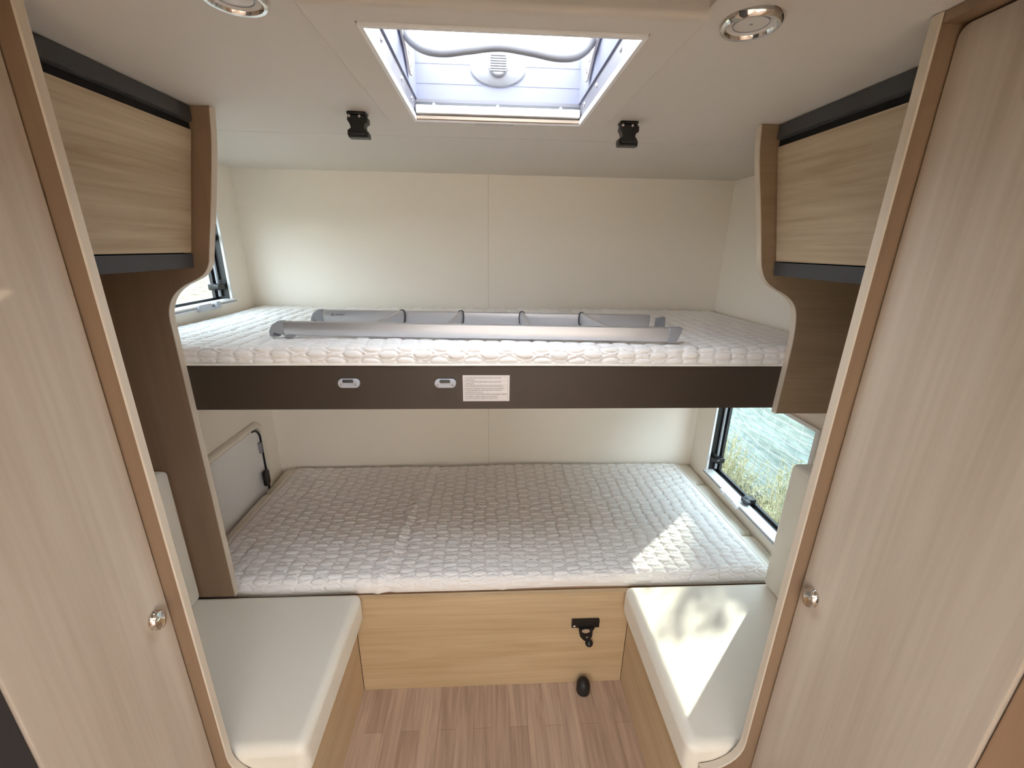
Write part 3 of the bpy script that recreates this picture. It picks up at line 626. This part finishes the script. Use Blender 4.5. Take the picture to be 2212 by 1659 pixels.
bm = B(); box(bm, XL+.014, XL+.030, -.42, -.345, W1[2]-.012, W1[2]+.014, .004); box(bm, XL+.014, XL+.034, -.32, -.295, W1[2]-.012, W1[2]+.016, .004); box(bm, XL+.014, XL+.026, -.345, -.32, W1[2]-.014, W1[2]-.004, .002); obj('rail_clip', bm, M['lightgrey'], r1)
w2, l2, r2 = window('window_2', XR, 1, W2); l2(-.205, .590, True); l2(-.480, .536, False)
bm = B(); box(bm, XR-.030, XR-.014, -.47, -.395, W2[2]-.012, W2[2]+.012, .004); box(bm, XR-.036, XR-.014, -.395, -.365, W2[2]-.006, W2[2]+.014, .004); box(bm, XR-.036, XR-.014, -.505, -.475, W2[2]-.006, W2[2]+.014, .004); obj('rail_clip', bm, M['whiteplastic'], r2)

# service hatch in the left wall beside the lower bed
sh = thing('service_hatch', (XL, -.46, .43), 'white service hatch with rounded beige frame low in the left wall beside the bed', 'hatch')
def hatch_path(dy, dz, x):
    y1, zt, r = -.155+dy, .772+dz, .055; p = [(x, y1, .40), (x, y1, zt-r)]
    p += [(x, y1-r+r*math.cos(R(a)), zt-r+r*math.sin(R(a))) for a in range(10, 91, 10)]; p += [(x, -.80, zt)]; return p
bm = B(); A = rrect(-.80, -.165, .40, .760, 0, 6, (.002, .002, .05, .002)); prism(bm, A, 'x', XL+.0005, XL+.010, .002); obj('door_panel', bm, M['whiteplastic'], sh)
bm = B(); tube(bm, hatch_path(.012, .008, XL+.006), .0165, 12, .8); obj('frame', bm, M['leather'], sh)
bm = B(); tube(bm, hatch_path(-.009, -.012, XL+.012)[1:-1], .005, 10); tube(bm, [(XL+.012, -.164, .40), (XL+.012, -.164, .705)], .005, 10); obj('seal', bm, M['seal'], sh)
bm = B(); box(bm, XL+.004, XL+.022, -.190, -.172, .635, .690, .004); obj('hinge', bm, M['greyplastic'], sh)
bm = B(); prism(bm, rrect(-.222, -.180, .474, .556, .016), 'x', XL+.022, XL+.036, .004); la = obj('latch', bm, M['black'], sh, label='black hatch latch')
bm = B(); tube(bm, [(XL+.004, -.178, .514), (XL+.026, -.19, .514)], .007, 10); tube(bm, [(XL+.012, -.150, .50), (XL+.012, -.150, .545)], .006, 8); box(bm, XL+.002, XL+.016, -.178, -.145, .50, .53, .004); obj('pivot', bm, M['steel'], la)

# ------------------------------------------------------------------ outdoors
GZ = -.55
bm = B(); n = 60
vs = [[bm.verts.new((-60+130*i/n, -40+110*j/n, GZ+.05*random.random())) for j in range(n+1)] for i in range(n+1)]
for i in range(n):
    for j in range(n): bm.faces.new((vs[i][j], vs[i+1][j], vs[i+1][j+1], vs[i][j+1]))
g = obj('ground', bm, M['field']); g['kind'] = 'structure'
# fence with a teal shade net to the right
FX, FT = 2.40, 1.688
fn = thing('fence', (FX, 2.0, GZ), 'wire fence covered with teal shade net outside the lower right window', 'fence')
ny, nz = 260, 90; ys = np.linspace(-2.5, 7, ny); zs = np.linspace(GZ, FT, nz); Yg, Zg = np.meshgrid(ys, zs, indexing='ij')
Xg = FX+.03*np.sin(Zg*26+2.2*np.sin(Yg*1.7)+Yg*.8)*(.5+.5*np.sin(Yg*.9+1))+.02*np.sin(Zg*41+Yg*3.1)+.015*np.sin(Yg*4.0+Zg*5); Xg[:, -1] = FX
V = np.stack([Xg, Yg, Zg], -1).reshape(-1, 3); idx = np.arange(ny*nz).reshape(ny, nz)
F = np.stack([idx[:-1, :-1], idx[1:, :-1], idx[1:, 1:], idx[:-1, 1:]], -1).reshape(-1, 4)
np_obj('shade_net', V, F, M['screen'], fn)
bm = B()
for z in np.arange(GZ+.1, FT+.01, .075):
    a, b, c = rng.uniform(0, 6.3, 3)
    tube(bm, [(FX-.07, y, z+.010*math.sin(y*6+a)+.006*math.sin(y*15+b)+.008*math.sin(y*2.3+c)) for y in np.linspace(-2.5, 7, 150)], .0018, 4)
for y in np.arange(-2.4, 7, .15): tube(bm, [(FX-.072+.004*math.sin(z*4+y), y+.006*math.sin(z*3+y*5), z) for z in np.linspace(GZ, FT, 12)], .0008, 4)
obj('wire_mesh', bm, M['wire'], fn)
for y in (-2.4, 0.35, 3.1, 6.0):
    bm = B(); tube(bm, [(FX+.02, y, GZ), (FX+.02, y, FT+.03)], .022, 10); obj('post', bm, M['wire'], fn)
def bush(cx, cy, h, rad, n, label, tall=False, name='dry_bush'):
    t = thing(name, (cx, cy, GZ), label, 'bush')
    bm = B(); lf = B()
    for k in range(n):
        a = random.uniform(0, 6.283); rr = rad*math.sqrt(random.random()); hh = h*(random.uniform(.9, 1) if tall else random.uniform(.4, 1))*(1-(.05 if tall else .35)*rr/rad)
        p0 = Vector((cx+rr*.4*math.cos(a), cy+rr*.4*math.sin(a), GZ)); p2 = Vector((cx+rr*math.cos(a)+random.uniform(-.05, .05), cy+rr*math.sin(a)+random.uniform(-.05, .05), GZ+hh))
        p1 = (p0+p2)/2+Vector((random.uniform(-.06, .06), random.uniform(-.06, .06), .1*hh))
        pts = [p0, p0.lerp(p1, .5), p1, p1.lerp(p2, .5), p2]; tube(bm, pts, [.0035, .003, .0025, .002, .001], 4)
        for q in range(14):
            u = random.uniform(.2, 1); b = (p0.lerp(p1, u*2) if u < .5 else p1.lerp(p2, u*2-1))
            d = Vector((random.gauss(0, 1), random.gauss(0, 1), random.gauss(.3, .8))).normalized(); L = random.uniform(.03, .07) if tall else random.uniform(.012, .036); sd = d.orthogonal().normalized()*L*.22
            sd.rotate(Matrix.Rotation(random.uniform(0, 6.28), 3, d))
            v = [lf.verts.new(b), lf.verts.new(b+d*L*.5+sd), lf.verts.new(b+d*L), lf.verts.new(b+d*L*.5-sd)]; lf.faces.new(v)
    obj('stems', bm, M['straw'], t, smooth=0); obj('foliage', lf, M['leaf'], t, smooth=0)
bush(1.95, .25, .98, .34, 240, 'dry straw coloured bush at the fence foot, in the middle of the window view')
bush(1.94, 1.00, .86, .32, 200, 'low dry bush at the fence foot, behind the window latch')
bush(1.62, -.42, .74, .32, 220, 'leafy dry bush nearest the right window')
bush(1.98, 1.75, .62, .30, 140, 'small dry bush farthest along the fence')
bush(2.80, 1.00, 2.84, .12, 220, 'tall bush standing behind the shade net fence', True)

# ------------------------------------------------------------------ light
wd = bpy.data.worlds.new('sky'); SC.world = wd; wd.use_nodes = True; nt = wd.node_tree
bg = nt.nodes['Background']; tc = N(nt, 'ShaderNodeTexCoord'); sp = N(nt, 'ShaderNodeSeparateXYZ'); rp = N(nt, 'ShaderNodeValToRGB')
rp.color_ramp.elements[0].position = 0; rp.color_ramp.elements[1].position = .9
rp.color_ramp.elements[0].color = (.96, .97, .99, 1); rp.color_ramp.elements[1].color = (.76, .88, 1.0, 1)
nt.links.new(tc.outputs['Generated'], sp.inputs[0]); nt.links.new(sp.outputs['Z'], rp.inputs['Fac']); nt.links.new(rp.outputs['Color'], bg.inputs['Color'])
bg.inputs['Strength'].default_value = 2.7
sun = bpy.data.lights.new('sun', 'SUN'); sun.energy = 2.7; sun.angle = R(.6); sun.color = (1, .91, .74)
so = bpy.data.objects.new('sun', sun); COL.objects.link(so)
d = Vector((-.741*math.cos(R(30)), -.671*math.cos(R(30)), -math.sin(R(30)))); so.rotation_euler = d.to_track_quat('-Z', 'Y').to_euler(); so.location = (6, 6, 6)

# ------------------------------------------------------------------ camera
p, yw, rl_ = R(17.9607), R(3.1934), R(.9354)
fwd = Vector((math.sin(yw)*math.cos(p), math.cos(yw)*math.cos(p), -math.sin(p))); rt = Vector((math.cos(yw), -math.sin(yw), 0)); up = rt.cross(fwd)
r2 = rt*math.cos(rl_)+up*math.sin(rl_); u2 = -rt*math.sin(rl_)+up*math.cos(rl_)
cd = bpy.data.cameras.new('camera'); cd.sensor_width = 36; cd.lens = 911.4295*36/2212; cd.clip_start = .02
co = bpy.data.objects.new('camera', cd); COL.objects.link(co)
mt = Matrix((r2, u2, -fwd)).transposed().to_4x4(); mt.translation = Vector((-.0077, -2.0364, 1.5799)); co.matrix_world = mt
SC.camera = co
vs_ = SC.view_settings; vs_.view_transform = 'Standard'; vs_.look = 'None'; vs_.gamma = 1; vs_.exposure = 2.35; vs_.use_curve_mapping = False
SC.cycles.max_bounces = 14; SC.cycles.diffuse_bounces = 8; SC.cycles.transparent_max_bounces = 16
SC.cycles.sample_clamp_indirect = 6
